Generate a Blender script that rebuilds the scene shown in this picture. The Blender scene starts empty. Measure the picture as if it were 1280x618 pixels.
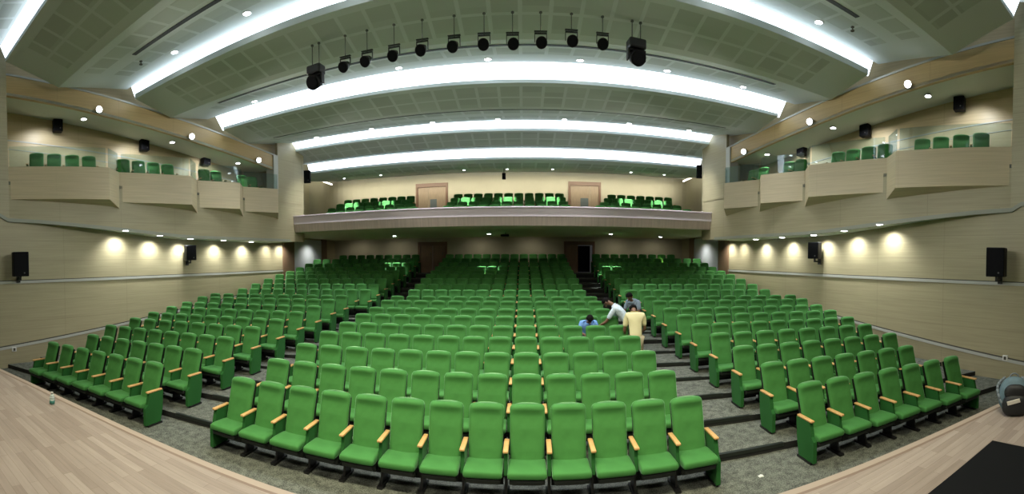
import bpy, bmesh, math, random
import numpy as np
from mathutils import Vector, Matrix

random.seed(4)
PI = math.pi
D = bpy.data
sc = bpy.context.scene
COL = sc.collection

# ------------------------------------------------------------------ helpers
def link(o, parent=None):
    COL.objects.link(o)
    if parent: o.parent = parent
    return o

def mesh_of(name, bm, mats, smooth=False):
    me = D.meshes.new(name)
    bm.normal_update()
    bm.to_mesh(me); bm.free()
    for m in (mats if isinstance(mats, (list, tuple)) else [mats]): me.materials.append(m)
    if smooth:
        for p in me.polygons: p.use_smooth = True
    return me

def obj(name, bm, mats, parent=None, smooth=False, loc=None):
    o = D.objects.new(name, mesh_of(name, bm, mats, smooth))
    link(o, parent)
    if loc: o.location = loc
    return o

def tag(o, label, cat, group=None):
    o['label'] = label; o['category'] = cat
    if group: o['group'] = group
    return o

def struct(o):
    o['kind'] = 'structure'; return o

def thing(name, label, cat, loc=(0, 0, 0), rz=0.0, group=None):
    o = D.objects.new(name, None); link(o)
    o.empty_display_size = .1
    o.location = loc; o.rotation_euler = (0, 0, rz)
    return tag(o, label, cat, group)

def dup(root, loc, rz, label, group=None):
    r = root.copy(); COL.objects.link(r); r.location = loc; r.rotation_euler = (0, 0, rz)
    r['label'] = label
    if group: r['group'] = group
    for ch in list(root.children):
        c = ch.copy(); COL.objects.link(c); c.parent = r
        for g in ch.children:
            d = g.copy(); COL.objects.link(d); d.parent = c
    return r

def BM(): return bmesh.new()

def bx(bm, x0, x1, y0, y1, z0, z1, mi=0, M=None, bev=0.0, seg=2):
    vs = [bm.verts.new((x, y, z)) for x in (x0, x1) for y in (y0, y1) for z in (z0, z1)]
    idx = [(0, 1, 3, 2), (4, 6, 7, 5), (0, 4, 5, 1), (2, 3, 7, 6), (0, 2, 6, 4), (1, 5, 7, 3)]
    fs = []
    for f in idx:
        fc = bm.faces.new([vs[i] for i in f]); fc.material_index = mi; fs.append(fc)
    if bev > 0:
        es = list({e for f in fs for e in f.edges})
        r = bmesh.ops.bevel(bm, geom=es, offset=bev, segments=seg, affect='EDGES', profile=.5)
        vs = list({v for f in r['faces'] for v in f.verts} | {v for v in vs if v.is_valid})
        for f in r['faces']: f.material_index = mi
    if M is not None: bmesh.ops.transform(bm, matrix=M, verts=vs)
    return vs

def cyl(bm, p0, p1, r0, r1=None, n=14, mi=0, cap=True):
    p0, p1 = Vector(p0), Vector(p1); r1 = r0 if r1 is None else r1
    d = (p1 - p0).normalized(); a = d.orthogonal().normalized(); b = d.cross(a)
    A = [bm.verts.new(p0 + (a*math.cos(t) + b*math.sin(t))*r0) for t in [2*PI*i/n for i in range(n)]]
    B = [bm.verts.new(p1 + (a*math.cos(t) + b*math.sin(t))*r1) for t in [2*PI*i/n for i in range(n)]]
    for i in range(n):
        f = bm.faces.new((A[i], A[(i+1) % n], B[(i+1) % n], B[i])); f.material_index = mi; f.smooth = True
    if cap:
        f = bm.faces.new(A[::-1]); f.material_index = mi
        f = bm.faces.new(B); f.material_index = mi

def quad(bm, a, b, c, d, mi=0):
    f = bm.faces.new([bm.verts.new(p) for p in (a, b, c, d)]); f.material_index = mi; return f

def prism(bm, poly, axis, a0, a1, mi=0):
    """closed polygon (2-D) swept along an axis"""
    def P(u, v, w): return {'x': (w, u, v), 'y': (u, w, v), 'z': (u, v, w)}[axis]
    A = [bm.verts.new(P(u, v, a0)) for u, v in poly]; B = [bm.verts.new(P(u, v, a1)) for u, v in poly]
    n = len(poly)
    fs = [bm.faces.new((A[i], A[(i+1) % n], B[(i+1) % n], B[i])) for i in range(n)]
    fs += [bm.faces.new(A[::-1]), bm.faces.new(B)]
    for f in fs: f.material_index = mi
    bmesh.ops.recalc_face_normals(bm, faces=fs)
    return fs

def solid(bm, lo, hi, mi=0):
    """closed solid between two matching rings of 3-D points"""
    A = [bm.verts.new(p) for p in lo]; B = [bm.verts.new(p) for p in hi]; n = len(A)
    fs = [bm.faces.new((A[i], A[(i+1) % n], B[(i+1) % n], B[i])) for i in range(n)]
    fs += [bm.faces.new(A[::-1]), bm.faces.new(B)]
    for f in fs: f.material_index = mi
    bmesh.ops.recalc_face_normals(bm, faces=fs)
    return fs

# ------------------------------------------------------------------ materials
def mat(name, col, rough=.6, metal=0, spec=.5, emis=None, estr=0, sheen=0, bump=None, noise=None, coat=0):
    m = D.materials.new(name); m.use_nodes = True
    nt = m.node_tree; b = nt.nodes['Principled BSDF']
    b.inputs['Base Color'].default_value = (*col, 1)
    b.inputs['Roughness'].default_value = rough
    b.inputs['Metallic'].default_value = metal
    b.inputs['Specular IOR Level'].default_value = spec
    if coat: b.inputs['Coat Weight'].default_value = coat
    if sheen:
        b.inputs['Sheen Weight'].default_value = sheen
        b.inputs['Sheen Roughness'].default_value = .3
        b.inputs['Sheen Tint'].default_value = (.55, 1, .6, 1)
    if emis:
        b.inputs['Emission Color'].default_value = (*emis, 1); b.inputs['Emission Strength'].default_value = estr
    if noise:   # (scale, amount, (sx,sy,sz)) value variation of the colour
        sca, amt, st = noise
        tc = nt.nodes.new('ShaderNodeTexCoord'); mp = nt.nodes.new('ShaderNodeMapping')
        mp.inputs['Scale'].default_value = st
        nz = nt.nodes.new('ShaderNodeTexNoise'); nz.inputs['Scale'].default_value = sca; nz.inputs['Detail'].default_value = 4
        rp = nt.nodes.new('ShaderNodeMapRange')
        rp.inputs['From Min'].default_value = .25; rp.inputs['From Max'].default_value = .75
        rp.inputs['To Min'].default_value = 1-amt; rp.inputs['To Max'].default_value = 1+amt
        mx = nt.nodes.new('ShaderNodeVectorMath'); mx.operation = 'SCALE'
        mx.inputs[0].default_value = col
        L = nt.links.new
        L(tc.outputs['Object'], mp.inputs[0]); L(mp.outputs[0], nz.inputs['Vector']); L(nz.outputs['Fac'], rp.inputs[0])
        L(rp.outputs[0], mx.inputs['Scale']); L(mx.outputs[0], b.inputs['Base Color'])
        if bump:
            bp = nt.nodes.new('ShaderNodeBump'); bp.inputs['Strength'].default_value = bump; bp.inputs['Distance'].default_value = .01
            L(nz.outputs['Fac'], bp.inputs['Height']); L(bp.outputs[0], b.inputs['Normal'])
    return m

def math_node(nt, op, a, b=None, c=None):
    n = nt.nodes.new('ShaderNodeMath'); n.operation = op
    for i, v in enumerate((a, b, c)):
        if v is None: continue
        if isinstance(v, (int, float)): n.inputs[i].default_value = v
        else: nt.links.new(v, n.inputs[i])
    return n.outputs[0]

def wood_wall(name, col, seam=1.6, dark=.82):
    """pale laminate: fine horizontal grain, board joints"""
    m = D.materials.new(name); m.use_nodes = True; nt = m.node_tree; b = nt.nodes['Principled BSDF']; L = nt.links.new
    tc = nt.nodes.new('ShaderNodeTexCoord')
    mp = nt.nodes.new('ShaderNodeMapping'); mp.inputs['Scale'].default_value = (.35, .35, 14)
    nz = nt.nodes.new('ShaderNodeTexNoise'); nz.inputs['Scale'].default_value = 2.2; nz.inputs['Detail'].default_value = 5
    L(tc.outputs['Object'], mp.inputs[0]); L(mp.outputs[0], nz.inputs['Vector'])
    nz2 = nt.nodes.new('ShaderNodeTexNoise'); nz2.inputs['Scale'].default_value = .5; L(tc.outputs['Object'], nz2.inputs['Vector'])
    sx = nt.nodes.new('ShaderNodeSeparateXYZ'); L(tc.outputs['Object'], sx.inputs[0])
    fz = math_node(nt, 'FRACT', math_node(nt, 'DIVIDE', sx.outputs['Z'], .62))
    lz = math_node(nt, 'LESS_THAN', fz, .02)
    fy = math_node(nt, 'FRACT', math_node(nt, 'DIVIDE', math_node(nt, 'ADD', sx.outputs['Y'], sx.outputs['X']), 2.44))
    ly = math_node(nt, 'LESS_THAN', fy, .006)
    line = math_node(nt, 'MAXIMUM', lz, ly)
    v = math_node(nt, 'MULTIPLY_ADD', nz.outputs['Fac'], .42, .79)
    v = math_node(nt, 'MULTIPLY', v, math_node(nt, 'MULTIPLY_ADD', nz2.outputs['Fac'], .2, .9))
    v = math_node(nt, 'MULTIPLY', v, math_node(nt, 'MULTIPLY_ADD', line, dark-1, 1.0))
    mx = nt.nodes.new('ShaderNodeVectorMath'); mx.operation = 'SCALE'; mx.inputs[0].default_value = col
    L(v, mx.inputs['Scale']); L(mx.outputs[0], b.inputs['Base Color'])
    b.inputs['Roughness'].default_value = .42; b.inputs['Specular IOR Level'].default_value = .4
    return m

def tile_mat(name, col, tcol, W, rows, pitch=.66):
    """ceiling panel: squares of perforated board between plain bands. uv.x = metres across, uv.y = metres along from the bend"""
    m = D.materials.new(name); m.use_nodes = True; nt = m.node_tree; b = nt.nodes['Principled BSDF']; L = nt.links.new
    uv = nt.nodes.new('ShaderNodeUVMap'); sx = nt.nodes.new('ShaderNodeSeparateXYZ'); L(uv.outputs[0], sx.inputs[0])
    u, v = sx.outputs['X'], sx.outputs['Y']
    def band(x, a, c): return math_node(nt, 'MULTIPLY', math_node(nt, 'GREATER_THAN', x, a), math_node(nt, 'LESS_THAN', x, c))
    fu = math_node(nt, 'FRACT', math_node(nt, 'ADD', math_node(nt, 'DIVIDE', u, pitch), 100.5))
    mu = math_node(nt, 'MULTIPLY', band(fu, .07, .93), math_node(nt, 'LESS_THAN', math_node(nt, 'ABSOLUTE', u), W))
    mv = None
    for a, c in rows:
        q = band(v, a, c); mv = q if mv is None else math_node(nt, 'MAXIMUM', mv, q)
    k = math_node(nt, 'MULTIPLY', mu, mv)
    nz = nt.nodes.new('ShaderNodeTexNoise'); nz.inputs['Scale'].default_value = .6
    cell = nt.nodes.new('ShaderNodeTexWhiteNoise'); cell.noise_dimensions = '2D'
    cv = nt.nodes.new('ShaderNodeVectorMath'); cv.operation = 'FLOOR'
    cs = nt.nodes.new('ShaderNodeVectorMath'); cs.operation = 'SCALE'; cs.inputs['Scale'].default_value = 1/pitch
    off = nt.nodes.new('ShaderNodeVectorMath'); off.operation = 'ADD'; off.inputs[1].default_value = (100.5, 100.5, 0)
    L(uv.outputs[0], cs.inputs[0]); L(cs.outputs[0], off.inputs[0]); L(off.outputs[0], cv.inputs[0]); L(cv.outputs[0], cell.inputs['Vector'])
    mix = nt.nodes.new('ShaderNodeMix'); mix.data_type = 'RGBA'
    mix.inputs[6].default_value = (*col, 1)
    tv = nt.nodes.new('ShaderNodeVectorMath'); tv.operation = 'SCALE'; tv.inputs[0].default_value = tcol
    L(math_node(nt, 'MULTIPLY_ADD', cell.outputs['Value'], .16, .92), tv.inputs['Scale'])
    L(tv.outputs[0], mix.inputs[7]); L(k, mix.inputs[0]); L(mix.outputs[2], b.inputs['Base Color'])
    b.inputs['Roughness'].default_value = .8
    return m

def plank_mat(name):
    m = D.materials.new(name); m.use_nodes = True; nt = m.node_tree; b = nt.nodes['Principled BSDF']; L = nt.links.new
    tc = nt.nodes.new('ShaderNodeTexCoord')
    br = nt.nodes.new('ShaderNodeTexBrick')
    br.offset = .37; br.inputs['Scale'].default_value = 1; br.inputs['Brick Width'].default_value = .85; br.inputs['Row Height'].default_value = .075
    br.inputs['Mortar Size'].default_value = .0012; br.inputs['Bias'].default_value = 0
    br.inputs['Color1'].default_value = (.25, .20, .175, 1); br.inputs['Color2'].default_value = (.345, .288, .258, 1); br.inputs['Mortar'].default_value = (.16, .12, .09, 1)
    L(tc.outputs['Object'], br.inputs['Vector'])
    mp = nt.nodes.new('ShaderNodeMapping'); mp.inputs['Scale'].default_value = (1.2, 16, 1)
    nz = nt.nodes.new('ShaderNodeTexNoise'); nz.inputs['Scale'].default_value = 1.6; nz.inputs['Detail'].default_value = 5
    L(tc.outputs['Object'], mp.inputs[0]); L(mp.outputs[0], nz.inputs['Vector'])
    mx = nt.nodes.new('ShaderNodeVectorMath'); mx.operation = 'SCALE'; L(br.outputs['Color'], mx.inputs[0])
    L(math_node(nt, 'MULTIPLY_ADD', nz.outputs['Fac'], .5, .75), mx.inputs['Scale']); L(mx.outputs[0], b.inputs['Base Color'])
    b.inputs['Roughness'].default_value = .38; b.inputs['Specular IOR Level'].default_value = .4
    return m

def carpet(name, c1, c2, sc_=60):
    m = D.materials.new(name); m.use_nodes = True; nt = m.node_tree; b = nt.nodes['Principled BSDF']; L = nt.links.new
    tc = nt.nodes.new('ShaderNodeTexCoord')
    nz = nt.nodes.new('ShaderNodeTexNoise'); nz.inputs['Scale'].default_value = sc_; nz.inputs['Detail'].default_value = 3
    n2 = nt.nodes.new('ShaderNodeTexNoise'); n2.inputs['Scale'].default_value = 9
    L(tc.outputs['Object'], nz.inputs['Vector']); L(tc.outputs['Object'], n2.inputs['Vector'])
    cr = nt.nodes.new('ShaderNodeValToRGB')
    cr.color_ramp.elements[0].position = .38; cr.color_ramp.elements[0].color = (*c1, 1)
    cr.color_ramp.elements[1].position = .62; cr.color_ramp.elements[1].color = (*c2, 1)
    L(math_node(nt, 'ADD', math_node(nt, 'MULTIPLY', nz.outputs['Fac'], .65), math_node(nt, 'MULTIPLY', n2.outputs['Fac'], .35)), cr.inputs[0])
    L(cr.outputs[0], b.inputs['Base Color'])
    b.inputs['Roughness'].default_value = .95; b.inputs['Specular IOR Level'].default_value = .15
    bp = nt.nodes.new('ShaderNodeBump'); bp.inputs['Strength'].default_value = .4; bp.inputs['Distance'].default_value = .01
    L(nz.outputs['Fac'], bp.inputs['Height']); L(bp.outputs[0], b.inputs['Normal'])
    return m

def glass_mat(name):
    m = D.materials.new(name); m.use_nodes = True; nt = m.node_tree
    for n in list(nt.nodes):
        if n.type != 'OUTPUT_MATERIAL': nt.nodes.remove(n)
    out = [n for n in nt.nodes][0]; L = nt.links.new
    tr = nt.nodes.new('ShaderNodeBsdfTransparent'); tr.inputs[0].default_value = (.86, .93, .92, 1)
    gl = nt.nodes.new('ShaderNodeBsdfGlossy'); gl.inputs['Roughness'].default_value = .03
    fr = nt.nodes.new('ShaderNodeFresnel'); fr.inputs[0].default_value = 1.5
    mx = nt.nodes.new('ShaderNodeMixShader')
    L(math_node(nt, 'MINIMUM', math_node(nt, 'MULTIPLY_ADD', fr.outputs[0], .9, .02), .35), mx.inputs[0])
    L(tr.outputs[0], mx.inputs[1]); L(gl.outputs[0], mx.inputs[2])
    df = nt.nodes.new('ShaderNodeBsdfTranslucent'); df.inputs[0].default_value = (.75, .9, 1, 1); m2 = nt.nodes.new('ShaderNodeMixShader'); m2.inputs[0].default_value = .04
    L(mx.outputs[0], m2.inputs[1]); L(df.outputs[0], m2.inputs[2]); L(m2.outputs[0], out.inputs[0])
    return m

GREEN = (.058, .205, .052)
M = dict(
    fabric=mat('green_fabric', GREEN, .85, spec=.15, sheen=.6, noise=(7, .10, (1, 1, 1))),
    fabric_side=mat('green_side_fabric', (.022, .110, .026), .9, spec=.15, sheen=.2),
    shell=mat('dark_shell', (.012, .016, .012), .5),
    black=mat('black_metal', (.008, .008, .009), .4),
    armwood=mat('arm_wood', (.62, .36, .14), .35, noise=(6, .12, (1, 8, 1))),
    wall=wood_wall('pale_wood_wall', (.40, .35, .22)),
    gwall=wood_wall('gallery_wood_wall', (.52, .42, .25)),
    fascia=wood_wall('fascia_wood', (.50, .36, .17)),
    front=wood_wall('gallery_front_wood', (.60, .50, .33), dark=.95),
    wainscot=wood_wall('lower_wall_wood', (.36, .315, .20)),
    trim=mat('trim_grey', (.46, .46, .42), .5),
    ledge=mat('ledge_grey', (.32, .33, .27), .5), dtrim=mat('dark_joint', (.07, .065, .05), .6),
    backwall=mat('back_wall_cream', (.40, .37, .27), .7, noise=(1.2, .05, (1, 1, 1))),
    white=mat('plaster', (.42, .44, .40), .8),
    soffit=mat('soffit_plaster', (.60, .66, .58), .75),
    balc_top=mat('balcony_pale_band', (.82, .71, .78), .45),
    balc_low=mat('balcony_wood_band', (.74, .60, .56), .45, noise=(2, .12, (12, 1, .3))),
    balc_under=mat('balcony_underside', (.60, .57, .38), .8),
    brown=mat('door_brown', (.20, .125, .075), .5, noise=(3, .15, (6, 6, 1))),
    brown2=mat('door_frame_brown', (.155, .085, .05), .5),
    doorpale=mat('door_pale', (.27, .20, .13), .5, noise=(3, .1, (6, 6, 1))),
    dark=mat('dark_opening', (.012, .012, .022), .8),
    pane=mat('door_pane', (.12, .14, .14), .1),
    carpet=carpet('carpet_grey', (.055, .06, .052), (.20, .21, .18)),
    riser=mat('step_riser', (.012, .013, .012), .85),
    stage=plank_mat('stage_planks'),
    nosing=mat('stage_nosing', (.21, .15, .12), .4),
    nosing2=mat('stage_edge_pale', (.36, .29, .245), .4),
    curtain=mat('backstage_black', (.03, .03, .035), .95),
    slot=mat('slot_dark', (.018, .022, .02), .6),
    glass=glass_mat('clear_glass'),
    grille=mat('speaker_grille', (.008, .008, .010), .8, spec=.1, noise=(140, .5, (1, 1, 1))),
    speaker=mat('speaker_black', (.008, .008, .009), .6, spec=.15),
    badge=mat('speaker_badge', (.08, .08, .08), .4), rodgrey=mat('rod_grey', (.09, .10, .085), .5),
    strip=mat('strip_light', (1, 1, 1), .5, emis=(.76, .87, 1.0), estr=2.3),
    warm=mat('warm_cove_light', (1, 1, 1), .5, emis=(1, .93, .72), estr=4.0),
    lens=mat('downlight_lens', (1, 1, 1), .5, emis=(.90, .95, 1.0), estr=14),
    rim=mat('downlight_rim', (.6, .6, .58), .4),
    skin=mat('skin', (.17, .085, .05), .55),
    hair=mat('hair_black', (.008, .007, .007), .9, spec=.1),
    blueshirt=mat('shirt_blue', (.16, .33, .72), .8),
    whiteshirt=mat('shirt_white_blue', (.60, .70, .80), .8, noise=(14, .22, (1, 1, 1))),
    greyshirt=mat('shirt_grey_blue', (.20, .26, .34), .8),
    creamshirt=mat('shirt_cream', (.70, .64, .38), .8),
    trousers=mat('trousers_dark', (.02, .022, .03), .8),
    khaki=mat('trousers_khaki', (.32, .27, .17), .8),
    denim=mat('bag_slate_blue', (.10, .16, .20), .75, noise=(12, .2, (1, 1, 1))),
    bagblack=mat('bag_black', (.010, .011, .013), .6),
    baggrey=mat('bag_strap_grey', (.16, .19, .22), .6),
    bagwhite=mat('bag_white_patch', (.62, .58, .52), .5),
    rubber=mat('black_mat', (.006, .0065, .008), .85, spec=.12),
    paper=mat('paper', (.75, .75, .72), .8),
    plastic=mat('clear_plastic', (.45, .52, .5), .15),
    teal=mat('teal_label', (.03, .16, .13), .4),
)
ORD = ['first', 'second', 'third', 'fourth', 'fifth', 'sixth', 'seventh', 'eighth', 'ninth', 'tenth', 'eleventh', 'twelfth', 'thirteenth']

# ------------------------------------------------------------------ layout (metres; X across, Y into the hall, stage edge near Y 2.6)
SAG = 68.0
def arc(Y0, x): return Y0 - x*x/SAG
ROWY = [5.65 + 1.07*i for i in range(9)] + [16.1 + i for i in range(9)]
TOPZ = [.97, 1.08, 1.19, 1.29, 1.36, 1.45, 1.52, 1.64, 1.69, 1.78, 1.95, 2.14, 2.31, 2.45, 2.63, 2.83, 3.06, 3.29]
CH = 1.10
FZ = [z - CH for z in TOPZ]
XW = 10.9
def PX(Y, off=0.0): return 10.9 + off - (Y - 4.5)*.171          # the converging gallery wall line
def soff_z(Y): return 4.32 - (min(max(Y, 4.6), 10.5) - 4.6)*.079
def fas_bot(Y): return 8.16 - (Y - 4.2)*.115
def fas_top(Y): return 8.78 - (Y - 4.2)*.115

# ------------------------------------------------------------------ floor tiers
bm = BM()
XS = [-11.2 + 22.4*i/32 for i in range(33)]
edges = [ROWY[i] + .14 for i in range(8)] + [ROWY[8] + .9] + [ROWY[i] + .14 for i in range(9, 17)]
ys = [-1.0] + edges + [25.2]
for i in range(18):
    for j in range(32):
        xa, xb = XS[j], XS[j+1]
        f0a = 1.5 if i == 0 else arc(ys[i], xa); f0b = 1.5 if i == 0 else arc(ys[i], xb)
        f1a = 25.2 if i == 17 else arc(ys[i+1], xa); f1b = 25.2 if i == 17 else arc(ys[i+1], xb)
        quad(bm, (xa, f0a, FZ[i]), (xb, f0b, FZ[i]), (xb, f1b, FZ[i]), (xa, f1a, FZ[i]), 0)
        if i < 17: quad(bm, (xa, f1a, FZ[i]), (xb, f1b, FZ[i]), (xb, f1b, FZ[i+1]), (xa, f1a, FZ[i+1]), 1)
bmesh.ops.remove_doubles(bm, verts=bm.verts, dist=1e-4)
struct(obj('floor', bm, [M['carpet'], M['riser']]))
# dark rubber nosings of the aisle steps, one strip a step (part of the stair)
for k, (xa, xb, who) in enumerate(((-5.02, -3.68, 'empty aisle'), (3.68, 5.02, "people's aisle"))):
    st = thing('aisle_stair', 'dark nosed carpeted aisle steps of the %s between seat blocks' % ('empty aisle' if k == 0 else 'aisle where people stand'), 'stair', (0, 0, 0))
    for i in range(17):
        b = BM()
        for j in range(4):
            x0 = xa + (xb-xa)*j/4; x1 = xa + (xb-xa)*(j+1)/4
            y0, y1 = arc(ys[i+1], x0), arc(ys[i+1], x1); z = FZ[i+1]
            solid(b, [(x0, y0-.012, z-.05), (x1, y1-.012, z-.05), (x1, y1+.05, z-.05), (x0, y0+.05, z-.05)],
                     [(x0, y0-.012, z+.006), (x1, y1-.012, z+.006), (x1, y1+.05, z+.006), (x0, y0+.05, z+.006)])
        obj('step_nosing', b, M['shell'], st)

# ------------------------------------------------------------------ stage
bm = BM()
def sy(x): return 2.60 - x*x/70
n = 40; xs = [-11.2 + 22.4*i/n for i in range(n+1)]
for i in range(n):
    a, b_ = xs[i], xs[i+1]
    quad(bm, (a, -8, 1.2), (b_, -8, 1.2), (b_, sy(b_)-.10, 1.2), (a, sy(a)-.10, 1.2), 0)
    quad(bm, (a, sy(a)-.10, 1.2), (b_, sy(b_)-.10, 1.2), (b_, sy(b_)-.07, 1.201), (a, sy(a)-.07, 1.201), 1)
    quad(bm, (a, sy(a)-.07, 1.201), (b_, sy(b_)-.07, 1.201), (b_, sy(b_), 1.2), (a, sy(a), 1.2), 2)
    quad(bm, (a, sy(a), 1.2), (b_, sy(b_), 1.2), (b_, sy(b_), 1.12), (a, sy(a), 1.12), 1)
    quad(bm, (a, sy(a)-.03, 1.12), (b_, sy(b_)-.03, 1.12), (b_, sy(b_)-.03, -.13), (a, sy(a)-.03, -.13), 3)
    quad(bm, (a, sy(a), 1.12), (b_, sy(b_), 1.12), (b_, sy(b_)-.03, 1.12), (a, sy(a)-.03, 1.12), 1)
struct(obj('floor_stage', bm, [M['stage'], M['nosing'], M['nosing2'], M['brown']]))

# ------------------------------------------------------------------ walls
for s, side in ((-1, 'left'), (1, 'right')):
    X = s*XW
    # lower wall
    bm = BM()
    bx(bm, *sorted((X, X + s*.2)), -8, 24.6, -.3, 4.45)
    bx(bm, *sorted((X, X + s*.2)), -8, 4.2, 4.45, 10.2)          # proscenium part, full height
    bx(bm, *sorted((X, X + s*.2)), 16.9, 24.6, 4.45, 8.8)         # beside the balcony
    struct(obj('wall_' + side, bm, M['wall']))
    # wall below the sloping rail
    bm = BM()
    Y0, Y1 = -2, 14.5
    def zr(Y): return .42 + .088*(Y - 3.8)
    f = solid(bm, [(X - s*.002, Y0, -.3), (X - s*.002, Y1, -.3), (X - s*.002, Y1, zr(Y1)), (X - s*.002, Y0, zr(Y0))],
                  [(X - s*.012, Y0, -.3), (X - s*.012, Y1, -.3), (X - s*.012, Y1, zr(Y1)), (X - s*.012, Y0, zr(Y0))])
    struct(obj('wall_%s_dado' % side, bm, M['wainscot']))
    # trims
    bm = BM()
    solid(bm, [(X, Y0, zr(Y0)), (X, Y1, zr(Y1)), (X, Y1, zr(Y1)+.075), (X, Y0, zr(Y0)+.075)],
              [(X - s*.03, Y0, zr(Y0)), (X - s*.03, Y1, zr(Y1)), (X - s*.03, Y1, zr(Y1)+.075), (X - s*.03, Y0, zr(Y0)+.075)], 0)
    solid(bm, [(X, Y0, zr(Y0)+.075), (X, Y1, zr(Y1)+.075), (X, Y1, zr(Y1)+.11), (X, Y0, zr(Y0)+.11)],
              [(X - s*.012, Y0, zr(Y0)+.075), (X - s*.012, Y1, zr(Y1)+.075), (X - s*.012, Y1, zr(Y1)+.11), (X - s*.012, Y0, zr(Y0)+.11)], 1)
    struct(obj('baseboard_' + side, bm, [M['trim'], M['dtrim']]))
    bm = BM()
    bx(bm, *sorted((X, X - s*.03)), -6, 24.5, 2.42, 2.50, 0)
    bx(bm, *sorted((X, X - s*.015)), -6, 24.5, 2.50, 2.525, 1)
    struct(obj('trim_1_' + side, bm, [M['trim'], M['dtrim']]))
    # upper wall under and behind the gallery boxes: converging plane
    bm = BM()
    seg = [4.15 + (16.9-4.15)*i/13 for i in range(14)]
    for a, b_ in zip(seg, seg[1:]):
        za, zb = soff_z(a), soff_z(b_)
        solid(bm, [(s*PX(a), a, za), (s*PX(b_), b_, zb), (s*PX(b_), b_, 5.55), (s*PX(a), a, 5.55)],
                  [(s*(PX(a)+.12), a, za), (s*(PX(b_)+.12), b_, zb), (s*(PX(b_)+.12), b_, 5.55), (s*(PX(a)+.12), a, 5.55)])
    # past the last box the wall runs up to the ceiling
    solid(bm, [(s*PX(15.2), 15.2, 5.5), (s*PX(16.9), 16.9, 5.5), (s*PX(16.9), 16.9, 8.9), (s*PX(15.2), 15.2, 8.9)],
              [(s*(PX(15.2)+.12), 15.2, 5.5), (s*(PX(16.9)+.12), 16.9, 5.5), (s*(PX(16.9)+.12), 16.9, 8.9), (s*(PX(15.2)+.12), 15.2, 8.9)])
    bx(bm, *sorted((s*PX(16.9), s*11.0)), 16.84, 16.96, 3.9, 8.9)
    struct(obj('wall_%s_upper' % side, bm, M['wall']))
    # end pillar of the gallery
    bm = BM(); c = PX(15.0)
    bx(bm, *sorted((s*(c-.04), s*(c+.35))), 14.9, 15.25, 5.9, fas_top(15))
    struct(obj('pillar_' + side, bm, M['trim']))
    # soffit
    bm = BM()
    for a, b_ in zip(seg, seg[1:]):
        quad(bm, (s*(PX(a)+.1), a, soff_z(a)+.02), (s*(PX(b_)+.1), b_, soff_z(b_)+.02), (s*11, b_, soff_z(b_)+.02), (s*11, a, soff_z(a)+.02))
    struct(obj('ceiling_%s_soffit' % side, bm, M['soffit']))
    # ledge moulding
    bm = BM()
    pts = [(XW-.001, -3.0, 5.06), (XW-.001, 0, 4.79), (XW-.001, 2, 4.61), (XW-.001, 3.9, 4.44)] + [(min(XW-.001, PX(y)), y, soff_z(y)-.02) for y in seg[0:] if y <= 16.3]
    for (xa, a, za), (xb, b_, zb) in zip(pts, pts[1:]):
        solid(bm, [(s*(xa+.0), a, za), (s*(xb+.0), b_, zb), (s*(xb+.0), b_, zb+.11), (s*(xa+.0), a, za+.11)],
                  [(s*(xa-.05), a, za), (s*(xb-.05), b_, zb), (s*(xb-.05), b_, zb+.11), (s*(xa-.05), a, za+.11)])
    struct(obj('trim_2_' + side, bm, M['ledge']))
    # gallery: floor, outer wall, ceiling
    bm = BM(); solid(bm, [(s*PX(4.2), 4.2, 5.45), (s*PX(15), 15, 5.45), (s*PX(15, 1.9), 15, 5.45), (s*PX(4.2, 1.9), 4.2, 5.45)],
                         [(s*PX(4.2), 4.2, 5.55), (s*PX(15), 15, 5.55), (s*PX(15, 1.9), 15, 5.55), (s*PX(4.2, 1.9), 4.2, 5.55)])
    struct(obj('floor_gallery_' + side, bm, M['carpet']))
    bm = BM()
    a, b_ = 4.2, 17.3
    solid(bm, [(s*PX(a, 1.9), a, 5.4), (s*PX(b_, 1.9), b_, 5.4), (s*PX(b_, 1.9), b_, 9.0), (s*PX(a, 1.9), a, 9.0)],
              [(s*PX(a, 2.05), a, 5.4), (s*PX(b_, 2.05), b_, 5.4), (s*PX(b_, 2.05), b_, 9.0), (s*PX(a, 2.05), a, 9.0)])
    bx(bm, *sorted((s*10.95, s*13.2)), 4.08, 4.2, 5.2, 9.2)
    struct(obj('wall_%s_gallery' % side, bm, M['gwall']))
    bm = BM()
    for off, h in ((1.9, .0),):
        # picture rail on the gallery wall
        for z0, z1 in ((7.15, 7.19), (6.85, 6.87)):
            solid(bm, [(s*PX(4.3, 1.9), 4.3, z0+.25), (s*PX(15, 1.9), 15, z0-.55), (s*PX(15, 1.9), 15, z1-.55), (s*PX(4.3, 1.9), 4.3, z1+.25)],
                      [(s*PX(4.3, 1.88), 4.3, z0+.25), (s*PX(15, 1.88), 15, z0-.55), (s*PX(15, 1.88), 15, z1-.55), (s*PX(4.3, 1.88), 4.3, z1+.25)])
    struct(obj('trim_3_' + side, bm, M['trim']))
    bm = BM()
    a, b_ = 4.2, 15.2
    za, zb = fas_bot(a)+.02, fas_bot(b_)+.02
    solid(bm, [(s*PX(a, .0), a, za), (s*PX(b_, .0), b_, zb), (s*PX(b_, 1.95), b_, zb+.18), (s*PX(a, 1.95), a, za+.26)],
              [(s*PX(a, .0), a, za+.08), (s*PX(b_, .0), b_, zb+.08), (s*PX(b_, 1.95), b_, zb+.26), (s*PX(a, 1.95), a, za+.34)])
    struct(obj('ceiling_gallery_' + side, bm, M['soffit']))
    # wooden bulkhead above the gallery
    bm = BM()
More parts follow.
